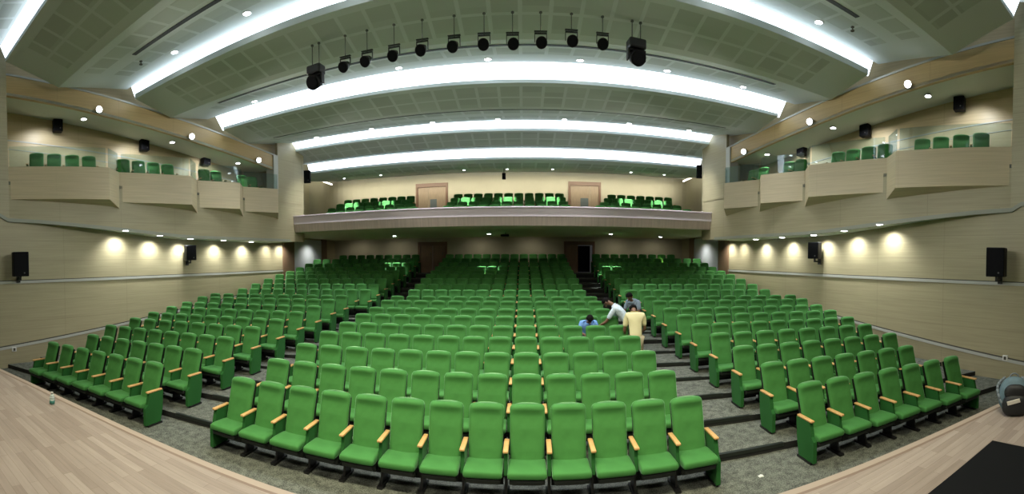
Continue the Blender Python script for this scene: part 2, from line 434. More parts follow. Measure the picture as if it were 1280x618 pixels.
    solid(bm, [(s*PX(a), a, fas_bot(a)), (s*PX(b_), b_, fas_bot(b_)), (s*PX(b_), b_, fas_top(b_)), (s*PX(a), a, fas_top(a))],
              [(s*PX(a, .1), a, fas_bot(a)), (s*PX(b_, .1), b_, fas_bot(b_)), (s*PX(b_, .1), b_, fas_top(b_)), (s*PX(a, .1), a, fas_top(a))])
    struct(obj('wall_%s_bulkhead' % side, bm, M['fascia']))
    bm = BM()
    solid(bm, [(s*PX(a, -.02), a, fas_top(a)), (s*PX(b_, -.02), b_, fas_top(b_)), (s*PX(b_, -.02), b_, fas_top(b_)+.06), (s*PX(a, -.02), a, fas_top(a)+.06)],
              [(s*PX(a, .5), a, fas_top(a)), (s*PX(b_, .5), b_, fas_top(b_)), (s*PX(b_, .5), b_, fas_top(b_)+.06), (s*PX(a, .5), a, fas_top(a)+.06)])
    struct(obj('trim_4_' + side, bm, M['trim']))
    # wall above the bulkhead
    bm = BM()
    solid(bm, [(s*PX(a, .5), a, fas_top(a)), (s*PX(16.9, .5), 16.9, fas_top(16.9)), (s*PX(16.9, .5), 16.9, 10.2), (s*PX(a, .5), a, 10.2)],
              [(s*PX(a, .6), a, fas_top(a)), (s*PX(16.9, .6), 16.9, fas_top(16.9)), (s*PX(16.9, .6), 16.9, 10.2), (s*PX(a, .6), a, 10.2)])
    struct(obj('wall_%s_clerestory' % side, bm, M['gwall']))
    # dark column and pale bay under the balcony
    bm = BM(); bx(bm, *sorted((s*10.9, s*10.84)), 18.3, 19.4, 1.0, 4.28)
    struct(obj('pillar_brown_' + side, bm, M['brown']))
    bm = BM(); bx(bm, *sorted((s*10.9, s*10.86)), 19.4, 22.6, 1.0, 4.2)
    struct(obj('wall_%s_pale_bay' % side, bm, mat('pale_bay', (.55, .57, .60), .5) if s < 0 else M['pale_bay'] if 'pale_bay' in M else D.materials['pale_bay']))
    bm = BM(); bx(bm, *sorted((s*10.9, s*10.84)), 22.6, 23.3, 1.0, 4.28)
    struct(obj('pillar_dark_' + side, bm, M['brown']))

# back wall: lower storey and upper storey
bm = BM()
for (a, b_, z0, z1) in ((-11, -5.3, 1, 4.3), (-3.5, 3.45, 1, 4.3), (5.3, 11, 1, 4.3), (-5.3, -3.5, 4.05, 4.3), (3.45, 5.3, 4.05, 4.3)):
    bx(bm, a, b_, 24.6, 24.8, z0, z1)
struct(obj('wall_back', bm, M['backwall']))
bm = BM()
nseg = 24      # the upper back wall curves round at both ends
pts = [(-10.88, 21.2)]
for i in range(9):
    t = PI/2*i/8; pts.append((-9.3 - 1.58*math.cos(t), 23.0 + 1.6*math.sin(t)))
pts += [(9.3, 24.6)]
for i in range(9):
    t = PI/2*(1 - i/8); pts.append((9.3 + 1.58*math.cos(t), 23.0 + 1.6*math.sin(t)))
pts.append((10.88, 21.2))
for (xa, a), (xb, b_) in zip(pts, pts[1:]):
    quad(bm, (xa, a, 4.3), (xb, b_, 4.3), (xb, b_, 9.2), (xa, a, 9.2))
struct(obj('wall_back_upper', bm, M['backwall']))
bm = BM(); bx(bm, -11.2, 11.2, -8.2, -8, -.3, 10.2)
struct(obj('wall_stage', bm, M['curtain']))
bm = BM()
bx(bm, -13.2, 13.2, -8.2, 18.7, 10.1, 10.3); bx(bm, -11.2, 11.2, 18.7, 18.9, 8.9, 10.3); bx(bm, -11.2, 11.2, 18.7, 25.2, 8.75, 8.9)
struct(obj('ceiling', bm, M['white']))

# ------------------------------------------------------------------ doors
def door(n, x0, x1, z0, z1, y, label_mats, leaves):
    r = D.objects.new('door_%d' % n, None); link(r); struct(r)
    b = BM(); w = .14
    bx(b, x0, x0+w, y-.08, y+.02, z0, z1); bx(b, x1-w, x1, y-.08, y+.02, z0, z1); bx(b, x0+w, x1-w, y-.08, y+.02, z1-w*1.6, z1)
    obj('door_frame', b, M['brown2'], r)
    for (a, c, kind, win) in leaves:
        b = BM()
        if kind == 'open':
            bx(b, a, c, y+.9, y+1.0, z0, z1-w*1.6, 0); obj('door_opening', b, M['dark'], r); continue  # near-black panel stands in for the unlit space past the doorway
        bx(b, a+.01, c-.01, y-.03, y+.015, z0, z1-w*1.6, 0)
        o = obj('door_leaf', b, M[kind], r)
        if win:
            b = BM(); bx(b, win[0], win[1], y-.04, y-.028, win[2], win[3]); obj('door_pane', b, M['pane'], o)
        b = BM(); cyl(b, (c-.12, y-.07, z0+1.05), (c-.12, y-.07, z0+1.25), .014); bx(b, c-.135, c-.105, y-.07, y-.03, z0+1.06, z0+1.09); obj('door_handle', b, M['badge'], o)
    return r
door(1, -5.3, -3.5, 2.2, 4.05, 24.62, None, [(-5.16, -4.4, 'brown', None), (-4.4, -3.64, 'brown', None)])
door(2, 3.45, 5.3, 2.2, 4.05, 24.62, None, [(3.59, 4.3, 'brown', None), (4.3, 5.16, 'open', None)])
door(3, -5.41, -3.43, 4.6, 7.58, 24.6, None, [(-5.27, -4.64, 'doorpale', None), (-4.64, -3.57, 'doorpale', (-4.52, -4.12, 5.6, 6.62))])
door(4, 3.70, 5.66, 4.6, 7.58, 24.6, None, [(3.84, 4.99, 'doorpale', (4.43, 4.90, 5.6, 6.62)), (4.99, 5.52, 'doorpale', None)])

# ------------------------------------------------------------------ balcony
bal = thing('balcony', 'rear balcony with pale upper band and wood lower band across the hall', 'balcony', (0, 0, 0))
YB = 16.2; XB = 8.9
b = BM()
bx(b, -XB, XB, YB, YB+.14, 4.63, 5.0); bx(b, -XB, XB, YB-.04, YB+.2, 4.96, 5.02, bev=.012)
obj('upper_band', b, M['balc_top'], bal)
b = BM(); prism(b, [(YB+.02, 4.63), (YB+.10, 4.28), (YB+.3, 4.28), (YB+.3, 4.63)], 'x', -XB, XB); obj('lower_band', b, M['balc_low'], bal)
b = BM(); solid(b, [(-XB, YB+.3, 4.28), (XB, YB+.3, 4.28), (XB, 17.0, 4.28), (10.85, 17.0, 4.28), (10.85, 24.55, 4.28), (-10.85, 24.55, 4.28), (-10.85, 17.0, 4.28), (-XB, 17.0, 4.28)],
                   [(-XB, YB+.3, 4.40), (XB, YB+.3, 4.40), (XB, 17.0, 4.40), (10.85, 17.0, 4.40), (10.85, 24.55, 4.40), (-10.85, 24.55, 4.40), (-10.85, 17.0, 4.40), (-XB, 17.0, 4.40)])
obj('underside', b, M['balc_under'], bal)
BR = [(19.5, 5.53), (20.6, 5.85), (21.7, 6.22), (22.8, 6.59)]     # seat rows: Y, top height
b = BM()
py = 16.5
for k, (y, zt) in enumerate(BR):
    y1 = y + .35 if k < 3 else 24.5
    bx(b, -8.6, 8.6, py, 17.1, 4.4, 4.425) if py < 17 else None
    bx(b, -10.8, 10.8, max(py, 17.1), y1, 4.4, max(4.425, zt-CH)); py = y1
obj('seating_steps', b, M['carpet'], bal)

# ------------------------------------------------------------------ ceiling panels with strip lights
def ceiling_panel(label, W, prof, strip, rows, groove, zback, Wt, lip=.1):
    """prof: (Y,z) lip, bend, rear.  strip: (Y0, z0, Y1, z1) luminous band that rises from behind the next lip to this panel's rear edge"""
    r = thing('ceiling_panel', label, 'ceiling panel', (0, prof[1][0], prof[1][1]), 0, None)
    oy, oz = prof[1]
    b = BM(); uvl = b.loops.layers.uv.new('UVMap')
    P = [(y-oy, z-oz) for y, z in prof]
    l0 = math.hypot(P[0][0], P[0][1]); l2 = math.hypot(P[2][0], P[2][1])
    t = .10
    def face(a, c, va, vc, mi):
        f = quad(b, (-W, a[0], a[1]), (W, a[0], a[1]), (W, c[0], c[1]), (-W, c[0], c[1]), mi)
        for lp, uv in zip(f.loops, ((-W, va), (W, va), (W, vc), (-W, vc))): lp[uvl].uv = uv
    face(P[0], P[1], -l0, 0, 0); face(P[1], P[2], 0, l2, 0)
    U = [(P[0][0], P[0][1]+lip), (P[1][0], P[1][1]+t*2), (P[2][0], P[2][1]+t)]
    face(U[1], U[0], 50, 51, 1); face(U[2], U[1], 50, 51, 1)
    face(U[0], P[0], 50, 51, 1); face(P[2], U[2], 50, 51, 1)
    for s in (-1, 1):
        vs = [(s*W, y, z) for y, z in (P[0], P[1], P[2], U[2], U[1], U[0])]
        f = b.faces.new([b.verts.new(v) for v in vs]); f.material_index = 1
    bmesh.ops.recalc_face_normals(b, faces=b.faces)
    tm = tile_mat('ceiling_tiles', (.70, .74, .72), (.56, .60, .56), Wt, rows)
    obj('board', b, [tm, M['ceil_edge']], r)
    if groove is not None:
        b = BM(); g0, gw, GX = groove
        k = g0/l2; y0, z0 = P[2][0]*k, P[2][1]*k; k2 = (g0+gw)/l2; y1, z1 = P[2][0]*k2, P[2][1]*k2
        solid(b, [(-GX, y0, z0-.012), (GX, y0, z0-.012), (GX, y1, z1-.012), (-GX, y1, z1-.012)], [(-GX, y0, z0+.05), (GX, y0, z0+.05), (GX, y1, z1+.05), (-GX, y1, z1+.05)])
        obj('track_slot', b, M['slot'], r)
    if strip:
        y0, z0, y1, z1, WS = strip
        b = BM()
        solid(b, [(-WS, y1-oy, z1-oz), (WS, y1-oy, z1-oz), (WS, y1-oy+.04, z1-oz), (-WS, y1-oy+.04, z1-oz)],
                 [(-WS, y0-oy, z0-oz), (WS, y0-oy, z0-oz), (WS, y0-oy+.04, z0-oz), (-WS, y0-oy+.04, z0-oz)])
        obj('light_strip', b, M['strip'], r)
    return r
M['ceil_edge'] = mat('ceiling_edge', (.66, .72, .70), .7)
G2 = [(-1.42, -.80), (-.74, -.16)]
ceiling_panel('sloped ceiling panel over the stage, its far edge lit by a strip', 10.4, [(-.3, 8.9), (1.3, 8.75), (3.85, 9.30)], (4.05, 8.93, 3.85, 9.38, 10.4), [(.2, .8), (1.2, 1.9), (2.0, 2.5)], None, 9.6, 9.4)
ceiling_panel('tiled ceiling panel nearest the stage edge with long dark track slot', 10.3, [(3.98, 8.86), (5.67, 8.36), (8.22, 8.80)], (8.42, 8.45, 8.22, 8.89, 10.1),
              [(-1.48, -.90), (-.82, -.24), (.28, .86), (1.34, 1.92)], (1.02, .13, 7.9), 9.2, 9.25, .1)
ceiling_panel('tiled ceiling panel with the row of hanging stage lamps', 9.9, [(8.25, 8.36), (9.80, 8.06), (11.7, 8.44)], (12.15, 8.04, 11.7, 8.53, 9.55),
              [(-1.40, -.82), (-.74, -.20), (.62, 1.2)], (.34, .12, 8.0), 9.0, 8.6, .16)
ceiling_panel('tiled ceiling panel behind the row of stage lamps', 9.4, [(12.02, 8.00), (13.5, 7.80), (16.1, 8.30)], (16.5, 8.02, 16.1, 8.39, 9.3),
              [(-1.30, -.74), (-.66, -.12), (.3, .9), (1.5, 2.1)], (.12, .08, 8.2), 8.8, 8.5)
ceiling_panel('tiled ceiling panel above the front edge of the balcony', 9.5, [(16.4, 7.99), (17.6, 7.74), (18.55, 7.88)], (18.85, 7.47, 18.55, 7.97, 9.5),
              [(-1.1, -.62), (-.54, -.08), (.2, .5)], (.08, .06, 8.3), 8.6, 8.6)
ceiling_panel('dark green ceiling panel above the balcony seats, nearest the back wall', 10.3, [(18.75, 7.45), (20.4, 7.42), (23.1, 7.80)], None,
              [(-1.0, -.55), (-.48, -.06), (.15, .6)], None, 8.6, 8.6)
# warm cove light on top of the last panel's rear edge
b = BM(); bx(b, -10.1, 10.1, 23.2, 23.26, 7.84, 7.90); bx(b, -10.42, -10.36, 19.0, 23.2, 7.66, 7.72); bx(b, 10.36, 10.42, 19.0, 23.2, 7.66, 7.72)
tag(obj('cove_light', b, M['warm']), 'warm cove light hidden behind the last ceiling panel by the back wall', 'cove light')

# ------------------------------------------------------------------ downlights
COVE = 1
def spot(name, loc, target, power, ang, col=(.92, .96, 1), size=.04, blend=.6, parent=None):
    l = D.lights.new(name, 'SPOT'); l.energy = power; l.spot_size = math.radians(ang); l.spot_blend = blend; l.color = col; l.shadow_soft_size = size
    o = D.objects.new(name, l); link(o); o.location = loc
    o.rotation_euler = (Vector(target) - Vector(loc)).to_track_quat('-Z', 'Y').to_euler()
    return o
def make_down(r=.07):
    b = BM(); cyl(b, (0, 0, -.012), (0, 0, .0), r, n=18); ln = mesh_of('lens', b, M['lens'])
    b = BM(); cyl(b, (0, 0, -.010), (0, 0, .01), r*1.35, n=18); rm = mesh_of('rim', b, M['rim'])
    return rm, ln
RM, LN = make_down(.085)
def downlight(loc, label, group, tilt=None, sca=1.0):
    t = thing('downlight', label, 'downlight', loc, 0, group)
    a = D.objects.new('rim', RM); link(a, t); c = D.objects.new('lens', LN); link(c, t); c.location.z = -.006
    if tilt: t.rotation_euler = tilt
    t.scale = (sca,)*3
    return t
# in the tiled panels
def on_panel(p, Y):
    (ya, za), (yb, zb) = p; return za + (zb-za)*(Y-ya)/(yb-ya)
PSP = 230
XD = [-7.5, -5, -2.5, 0, 2.5, 5, 7.5]
XN = ['empty aisle side, outermost', 'empty aisle side, middle', 'empty aisle side, innermost', 'at the centre', 'backpack side, innermost', 'backpack side, middle', 'backpack side, outermost']
for pname, seg_, Y in (('panel nearest the stage edge', ((5.67, 8.36), (8.22, 8.80)), 7.75), ('panel with the stage lamps', ((9.8, 8.06), (11.7, 8.44)), 11.35), ('panel behind the stage lamps', ((13.5, 7.8), (16.1, 8.3)), 15.7)):
    sl = math.atan2(seg_[1][1]-seg_[0][1], seg_[1][0]-seg_[0][0])
    for x, nm in zip(XD, XN):
        downlight((x + .1, Y, on_panel(seg_, Y)), 'round downlight in the ceiling %s, %s' % (pname, nm), 'downlights in the tiled ceiling', (sl, 0, 0))
        spot('panel_spot', (x+.1, Y, on_panel(seg_, Y)-.05), (x+.1, Y-.4 if Y < 15 else Y+1.9, 0 if Y < 15 else 3.5), PSP if Y < 15 else 600, 100 if Y < 15 else 92, (.94, .98, 1), .07, 1.0)
# sprinklers
for x, y, z, w in ((-8.2, 7.2, 8.62, 'over the empty aisle side'), (8.2, 7.2, 8.62, 'over the backpack side')):
    b = BM(); cyl(b, (0, 0, -.09), (0, 0, 0), .012); cyl(b, (0, 0, -.1), (0, 0, -.085), .05); cyl(b, (0, 0, -.015), (0, 0, 0), .045)
    tag(obj('sprinkler', b, M['dtrim'], loc=(x, y, z)), 'small sprinkler head on the ceiling panel nearest the stage, ' + w, 'sprinkler')

SIDE = {-1: 'wall across from the backpack', 1: 'wall on the backpack side'}
for s in (-1, 1):
    gal = 'gallery %s backpack' % ('across from' if s < 0 else 'nearer the')
    for k, (Y, o) in enumerate(((7.05, .75), (10.5, .75), (13.7, .75))):
        z = fas_bot(Y) + .02 + .12*o/1.95*1.1 - .005
        downlight((s*PX(Y, o), Y, z+.0), 'downlight in the ceiling of the %s, %s from stage' % (gal, ORD[k]), 'gallery ceiling downlights')
        spot('gallery_spot', (s*PX(Y, o), Y, z-.05), (s*PX(Y, 1.6), Y+.3, 5.4), 40, 100)
        spot('gallery_wash', (s*PX(Y, .9), Y-1.2, z-.05), (s*PX(Y-1, 1.9), Y-1.0, 6.1), 60, 120)
    for k, Y in enumerate((7.13, 10.65, 13.93)):
        z = fas_bot(Y)+.12
        t = thing('spotlight', 'can spotlight on bulkhead of the %s, %s from stage' % (gal, ORD[k]), 'spotlight', (s*PX(Y, -.12), Y, z), 0, 'bulkhead spotlights')
        d = Vector((-s*.75, -.55, -.35)).normalized()
        b = BM(); cyl(b, -d*.10, d*.06, .085, .10, n=18); obj('can', b, M['rim'], t)
        b = BM(); cyl(b, d*.055, d*.068, .093, n=18); obj('lens', b, M['lens'], t)
        b = BM(); bx(b, *sorted((0, s*.13)), -.02, .02, -.02, .02); obj('bracket', b, M['rim'], t)
        sp = spot('hall_spot', tuple(Vector((s*PX(Y, -.12), Y, z)) + d*.12), (-s*7.0, Y-1.0, 2.6), 640, 62, (1, .98, .88), .08)
    for k, Y in enumerate((8.0, 9.5, 11.0, 13.0, 14.9)):
        downlight((s*10.25 if k < 3 else s*10.35, Y, soff_z(Y)+.015), 'downlight in soffit under the %s, %s from stage' % (gal, ORD[k]), 'soffit downlights', None, 1.15)
        spot('soffit_spot', (s*10.52, Y, soff_z(Y)-.03), (s*10.72, Y, 2.4), 110, 135, (.97, 1, .96), .05, 1.0)
    for k, Y in enumerate((16.8, 18.0, 20.9)):
        spot('soffit_spot', (s*10.1 if Y > 20 else s*10.45, Y, 3.86), (s*10.9, Y, 2.2), 45 if Y > 20 else 90, 140, (1, 1, .93), .05, 1.0)

# under-balcony and balcony downlights
for k, (x, y, w) in enumerate(((-5.85, 21.6, 'nearest the empty aisle'), (-.7, 21.2, 'near the centre'), (5.5, 20.9, 'nearest the open door'), (8.7, 22.4, 'nearest the side wall by the open door'))):
    downlight((x, y, 4.28), 'recessed downlight in the underside of the balcony, ' + w, 'downlights under the balcony')
    spot('balcony_under_spot', (x, y, 4.22), (x, y, 1.5), 520 if k != 3 else 300, 46, (.85, 1, .95) if k != 3 else (1, .9, .4), .03)
for x in (-9, -6.5, -1.5, 1.5, 6.5, 9): spot('balcony_under_fill', (x, 23.5, 4.1), (x, 24.6, 1.8), 15, 165, (1, .93, .75), .5)  # fills without a fixture, added to lift the dim back wall
for k, (x, y) in enumerate(((-8.4, 20.7), (-6.3, 20.7), (-1.9, 20.7), (.25, 20.7), (2.5, 20.7), (6.5, 20.7), (8.3, 20.7))):
    downlight((x, y, 7.44), 'small downlight in the panel over the balcony seats, %s from the empty aisle side' % ORD[k], 'downlights over the balcony seats', (.1, 0, 0), .7)
    spot('balcony_spot', (x, y, 7.38), (x, y+.95, 6.0), 620, 34, (.85, 1, .95), .03)

# ------------------------------------------------------------------ gallery boxes
BN = [4.16, 7.86, 10.99, 13.22]; BA = [7.2, 10.28, 12.5, 14.62]; BBY = [7.86, 10.97, 13.2, 15.2]
for s in (-1, 1):
    w = 'across from the backpack' if s < 0 else 'on the backpack side'
    for k in range(4):
        yn, ya, yb = BN[k], BA[k], BBY[k]
        r = thing('gallery_box', 'wood fronted gallery box %s, %s from the stage' % (w, ORD[k]), 'gallery box', (0, 0, 0))
        N = (s*PX(yn, .02), yn); A = (s*PX(ya, -.50), ya); Bp = (s*PX(yb, .02), yb)
        Nb = (s*PX(yn, .25), yn); Bb = (s*PX(yb, .25), yb)
        zb, zt, drop = 5.0, 6.0, .22
        b = BM()
        ring0 = [(N[0], N[1], zb), (A[0], A[1], zb), (Bp[0], Bp[1], zb-drop), (Bb[0], Bb[1], zb-drop), (Nb[0], Nb[1], zb)]
        ring1 = [(p[0], p[1], 5.56) for p in (N, A, Bp, Bb, Nb)]
        solid(b, ring0, ring1)
        def inw(p, q, d=.09):       # parapet wall between two plan points
            v = Vector((q[0]-p[0], q[1]-p[1])); nrm = Vector((s*abs(v.y), 0)) if False else Vector((-v.y, v.x)).normalized()
            if nrm.x*s < 0: nrm = -nrm
            return nrm*d
        for p, q in ((N, A), (A, Bp)):
            nv = inw(p, q)
            solid(b, [(p[0], p[1], 5.56), (q[0], q[1], 5.56), (q[0]+nv.x, q[1]+nv.y, 5.56), (p[0]+nv.x, p[1]+nv.y, 5.56)],
                     [(p[0], p[1], zt), (q[0], q[1], zt), (q[0]+nv.x, q[1]+nv.y, zt), (p[0]+nv.x, p[1]+nv.y, zt)])
        obj('front', b, M['front'], r)
        for p, q in ((N, A), (A, Bp)):
            nv = inw(p, q, .03); nv2 = inw(p, q, .045); v = Vector((q[0]-p[0], q[1]-p[1]))
            e = v*.03
            b = BM()
            solid(b, [(p[0]+nv.x+e.x, p[1]+nv.y+e.y, zt), (q[0]+nv.x-e.x, q[1]+nv.y-e.y, zt), (q[0]+nv2.x-e.x, q[1]+nv2.y-e.y, zt), (p[0]+nv2.x+e.x, p[1]+nv2.y+e.y, zt)],
                     [(p[0]+nv.x+e.x, p[1]+nv.y+e.y, zt+.62), (q[0]+nv.x-e.x, q[1]+nv.y-e.y, zt+.62), (q[0]+nv2.x-e.x, q[1]+nv2.y-e.y, zt+.62), (p[0]+nv2.x+e.x, p[1]+nv2.y+e.y, zt+.62)])
            obj('glass_screen', b, M['glass'], r)

# ------------------------------------------------------------------ the theatre seat
def backrest_bm(nx=16, nz=20):
    b = BM(); rows = []
    Z0, Z1 = .40, CH
    ts = [j/(nz-5)*.90 for j in range(nz-4)] + [.93, .96, .98, .995, 1.0]
    ts = ts[:nz+1]
    for side in (0, 1):
        g = []
        for t in ts:
            z = Z0 + (Z1-Z0)*t
            hw = .240 - .014*(1-t)
            yc = -.205 + .205*t
            q = max(0, (t-.91)/.09); rd = .055*(1-math.sqrt(max(0, 1-q*q)))
            q2 = max(0, (.06-t)/.06); rd += .02*q2*q2
            row = []
            for i in range(nx+1):
                u = math.sin(PI/2*(-1 + 2*i/nx))*.55 + (-1 + 2*i/nx)*.45
                x = u*(hw-rd)
                edge = abs(u)**5
                puff = .052*math.sqrt(max(0, 1 - abs(u)**5))*math.sqrt(max(0, 1-q*q*.92))
                if side == 0:
                    puff += (.040*math.exp(-((t-.97)/.10)**2) - .022*math.exp(-((t-.78)/.10)**2))*(1-abs(u)**4)
                    puff -= .010*math.exp(-((t-.66)/.016)**2)*(1 if abs(u) < .5 else 0)
                    puff -= .010*math.exp(-((t-.13)/.016)**2)*(1 if abs(u) < .4 else 0)
                    puff -= .012*math.exp(-((t-.40)/.16)**2)*(1-u*u)
                    y = yc - .012 - puff
                else: y = yc + .030*(1-edge)
                row.append(b.verts.new((x, y, z - .012*u*u*(1 if t > .9 else 0))))
            g.append(row)
        rows.append(g)
    F, K = rows; nz = len(ts)-1
    for j in range(nz):
        for i in range(nx):
            b.faces.new((F[j][i], F[j][i+1], F[j+1][i+1], F[j+1][i])); b.faces.new((K[j][i+1], K[j][i], K[j+1][i], K[j+1][i+1]))
        b.faces.new((F[j+1][0], K[j+1][0], K[j][0], F[j][0])); b.faces.new((F[j][nx], K[j][nx], K[j+1][nx], F[j+1][nx]))
    for i in range(nx):
        b.faces.new((F[nz][i], F[nz][i+1], K[nz][i+1], K[nz][i])); b.faces.new((F[0][i+1], F[0][i], K[0][i], K[0][i+1]))
    bmesh.ops.recalc_face_normals(b, faces=b.faces)
    return b
def backshell_bm():
    b = BM()
    for j in range(6):
        t0, t1 = j/6, (j+1)/6
        y0, y1 = -.205+.205*(t0*.9+.02)+.032, -.205+.205*(t1*.9+.02)+.032
        z0, z1 = .36+.66*t0, .36+.66*t1
        if j == 0: bx(b, -.236, .236, y0-.004, y0+.018, .06, z0+.02)  # dark board added below the shell, standing in for shade under the seat
        solid(b, [(-.232, y0, z0), (.232, y0, z0), (.232, y1, z1), (-.232, y1, z1)], [(-.232, y0+.02, z0), (.232, y0+.02, z0), (.232, y1+.02, z1), (-.232, y1+.02, z1)])
    return b
def cushion_bm():
    b = BM(); n = 28; st = [-1, -.985, -.94, -.86, -.5, 0, .5, .86, .94, .985, 1]
    cy, cz, ry, rz_ = -.412, .405, .228, .058
    rings = []
    for u in st:
        k = math.sqrt(max(0, 1 - max(0, (abs(u)-.84)/.16)**2))      # rounded ends
        r = []
        for i in range(n):
            a = 2*PI*i/n; c, s_ = math.cos(a), math.sin(a)
            e = .5
            y = math.copysign(abs(c)**e, c)*ry; z = math.copysign(abs(s_)**(e*1.3), s_)*rz_
            y *= .93 + .07*k; z *= .45 + .55*k
            dip = .010*(1-u*u)*max(0, s_)
            r.append(b.verts.new((u*.243, cy + y, cz + z - dip + (.012*(-y/ry) if s_ > 0 else 0))))
        rings.append(r)
    for A, B_ in zip(rings, rings[1:]):
        for i in range(n): b.faces.new((A[i], A[(i+1) % n], B_[(i+1) % n], B_[i]))
    b.faces.new(rings[0][::-1]); b.faces.new(rings[-1])
    bmesh.ops.recalc_face_normals(b, faces=b.faces)
    return b
def pan_bm():
    b = BM(); bx(b, -.222, .222, -.60, -.17, .285, .352, bev=.02); bx(b, -.20, .20, -.40, -.18, .17, .29, bev=.02); return b
HP = .272
def standard_bm(s, end):
    """the stand between two seats: green panel on top, dark leg below; at a row end one green panel down to the floor"""
    b = BM(); x = s*HP
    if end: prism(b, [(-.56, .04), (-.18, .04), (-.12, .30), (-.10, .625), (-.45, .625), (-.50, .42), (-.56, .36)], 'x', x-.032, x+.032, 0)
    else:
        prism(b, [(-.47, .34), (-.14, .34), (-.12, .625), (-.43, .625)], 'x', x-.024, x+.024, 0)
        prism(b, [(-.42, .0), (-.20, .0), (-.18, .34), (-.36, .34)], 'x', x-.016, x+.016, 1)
    bx(b, x-.04, x+.04, -.50, -.14, .0, .035, 1)
    return b
def armrest_bm(s):
    b = BM(); x = s*HP
    bx(b, x-.034, x+.034, -.50, -.115, .628, .662, bev=.012, seg=3); return b
ME = {}
ME['backrest'] = mesh_of('backrest', backrest_bm(), M['fabric'], True)
ME['back_shell'] = mesh_of('back_shell', backshell_bm(), M['shell'])
ME['seat_cushion'] = mesh_of('seat_cushion', cushion_bm(), M['fabric'], True)
ME['seat_pan'] = mesh_of('seat_pan', pan_bm(), M['shell'])
for s in (-1, 1):
    ME['armrest', s] = mesh_of('armrest', armrest_bm(s), M['armwood'], True)
    for e in (0, 1):
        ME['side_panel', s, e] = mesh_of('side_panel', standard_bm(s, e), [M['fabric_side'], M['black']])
def seat_parts(kind):
    """kind: m (one stand on the low-X side), a (row end at the low-X side), z (row end at the high-X side)"""
    p = [('backrest', ME['backrest']), ('back_shell', ME['back_shell']), ('seat_cushion', ME['seat_cushion']), ('seat_pan', ME['seat_pan']),
         ('side_panel', ME['side_panel', -1, 1 if kind == 'a' else 0]), ('armrest', ME['armrest', -1])]
    if kind == 'z': p += [('side_panel', ME['side_panel', 1, 1]), ('armrest', ME['armrest', 1])]
    return p
proto = {}
def place_seat(kind, loc, rz, label, group):
    if kind in proto: return dup(proto[kind], loc, rz, label, group)
    t = thing('theatre_seat', label, 'seat', loc, rz, group)
    for n_, me in seat_parts(kind): o = D.objects.new(n_, me); link(o, t)
    proto[kind] = t
    return t
def row_layout(i):
    """[(block, [x...], pitch)] of row i"""
    xo = [8.9, 8.75, 9.3, 9.5, 9.8, 10.05, 10.3, 10.5, 10.75][i] if i < 9 else 10.8
    ns = [7, 7, 8, 8, 9, 9, 10, 10, 10][i] if i < 9 else 11
    xi = 5.1 if i < 9 else 4.95
    p = (xo - xi)/ns
    c = 3.61 if i < 9 else 3.5
    pc = 2*c/13
    return [('L', [-xo + p*(k+.5) for k in range(ns)], p), ('C', [-c + pc*(k+.5) for k in range(13)], pc), ('R', [xi + p*(k+.5) for k in range(ns)], p)]
def seat_rz(x): return -x/34*.35*-1 if False else math.atan(-2*x/SAG)*.4
HOLES = set()
for i in range(9):
    for blk, xs_, p in row_layout(i):
        n_ = len(xs_)
        for k, x in enumerate(xs_):
            kind = 'a' if k == 0 else 'z' if k == n_-1 else 'm'
            row = ORD[i] + ' row'
            if blk == 'C': where = 'middle block'; pos = "%s from the empty aisle" % ORD[k] if k < 7 else "%s from the people's aisle" % ORD[n_-1-k]
            else:
                where = 'wall block beyond the %s aisle' % ('empty' if blk == 'L' else "people's")
                q = k if blk == 'L' else n_-1-k
                pos = '%s from the wall' % ORD[q]
            place_seat(kind, (x, arc(ROWY[i], x), FZ[i]), seat_rz(x), 'green theatre seat, %s, %s, %s' % (row, where, pos), 'theatre seats in the front nine rows')
# gallery seats
def gy(ys_, s):
    return ys_
GS = [[5.43, 6.02, 6.64, 7.23], [8.50, 9.10, 9.70, 10.30], [11.97, 12.56], [13.93, 14.52]]
for s in (-1, 1):
    w = 'across from the backpack' if s < 0 else 'on the backpack side'
    for k, ys_ in enumerate(GS):
        for j, y in enumerate(ys_):
            place_seat('z' if (j == len(ys_)-1) else 'm', (s*(PX(y, .78)+.03), y, 5.56), -s*(math.radians(62)) , 'dark green gallery seat %s, %s box, %s seat from the stage' % (w, ORD[k], ORD[j]), 'gallery box seats')

# the rows behind the cross aisle and on the balcony: one mass
V, Fc, Mi, Sm = [], [], [], []
mats = []
def add_mesh(me, Mx):
    off = len(V)
    V.extend([(Mx @ v.co)[:] for v in me.vertices])
    mm = []
    for m in me.materials:
        if m not in mats: mats.append(m)
        mm.append(mats.index(m))
    for p in me.polygons:
        Fc.append([off + v for v in p.vertices]); Mi.append(mm[p.material_index] if mm else 0); Sm.append(p.use_smooth)
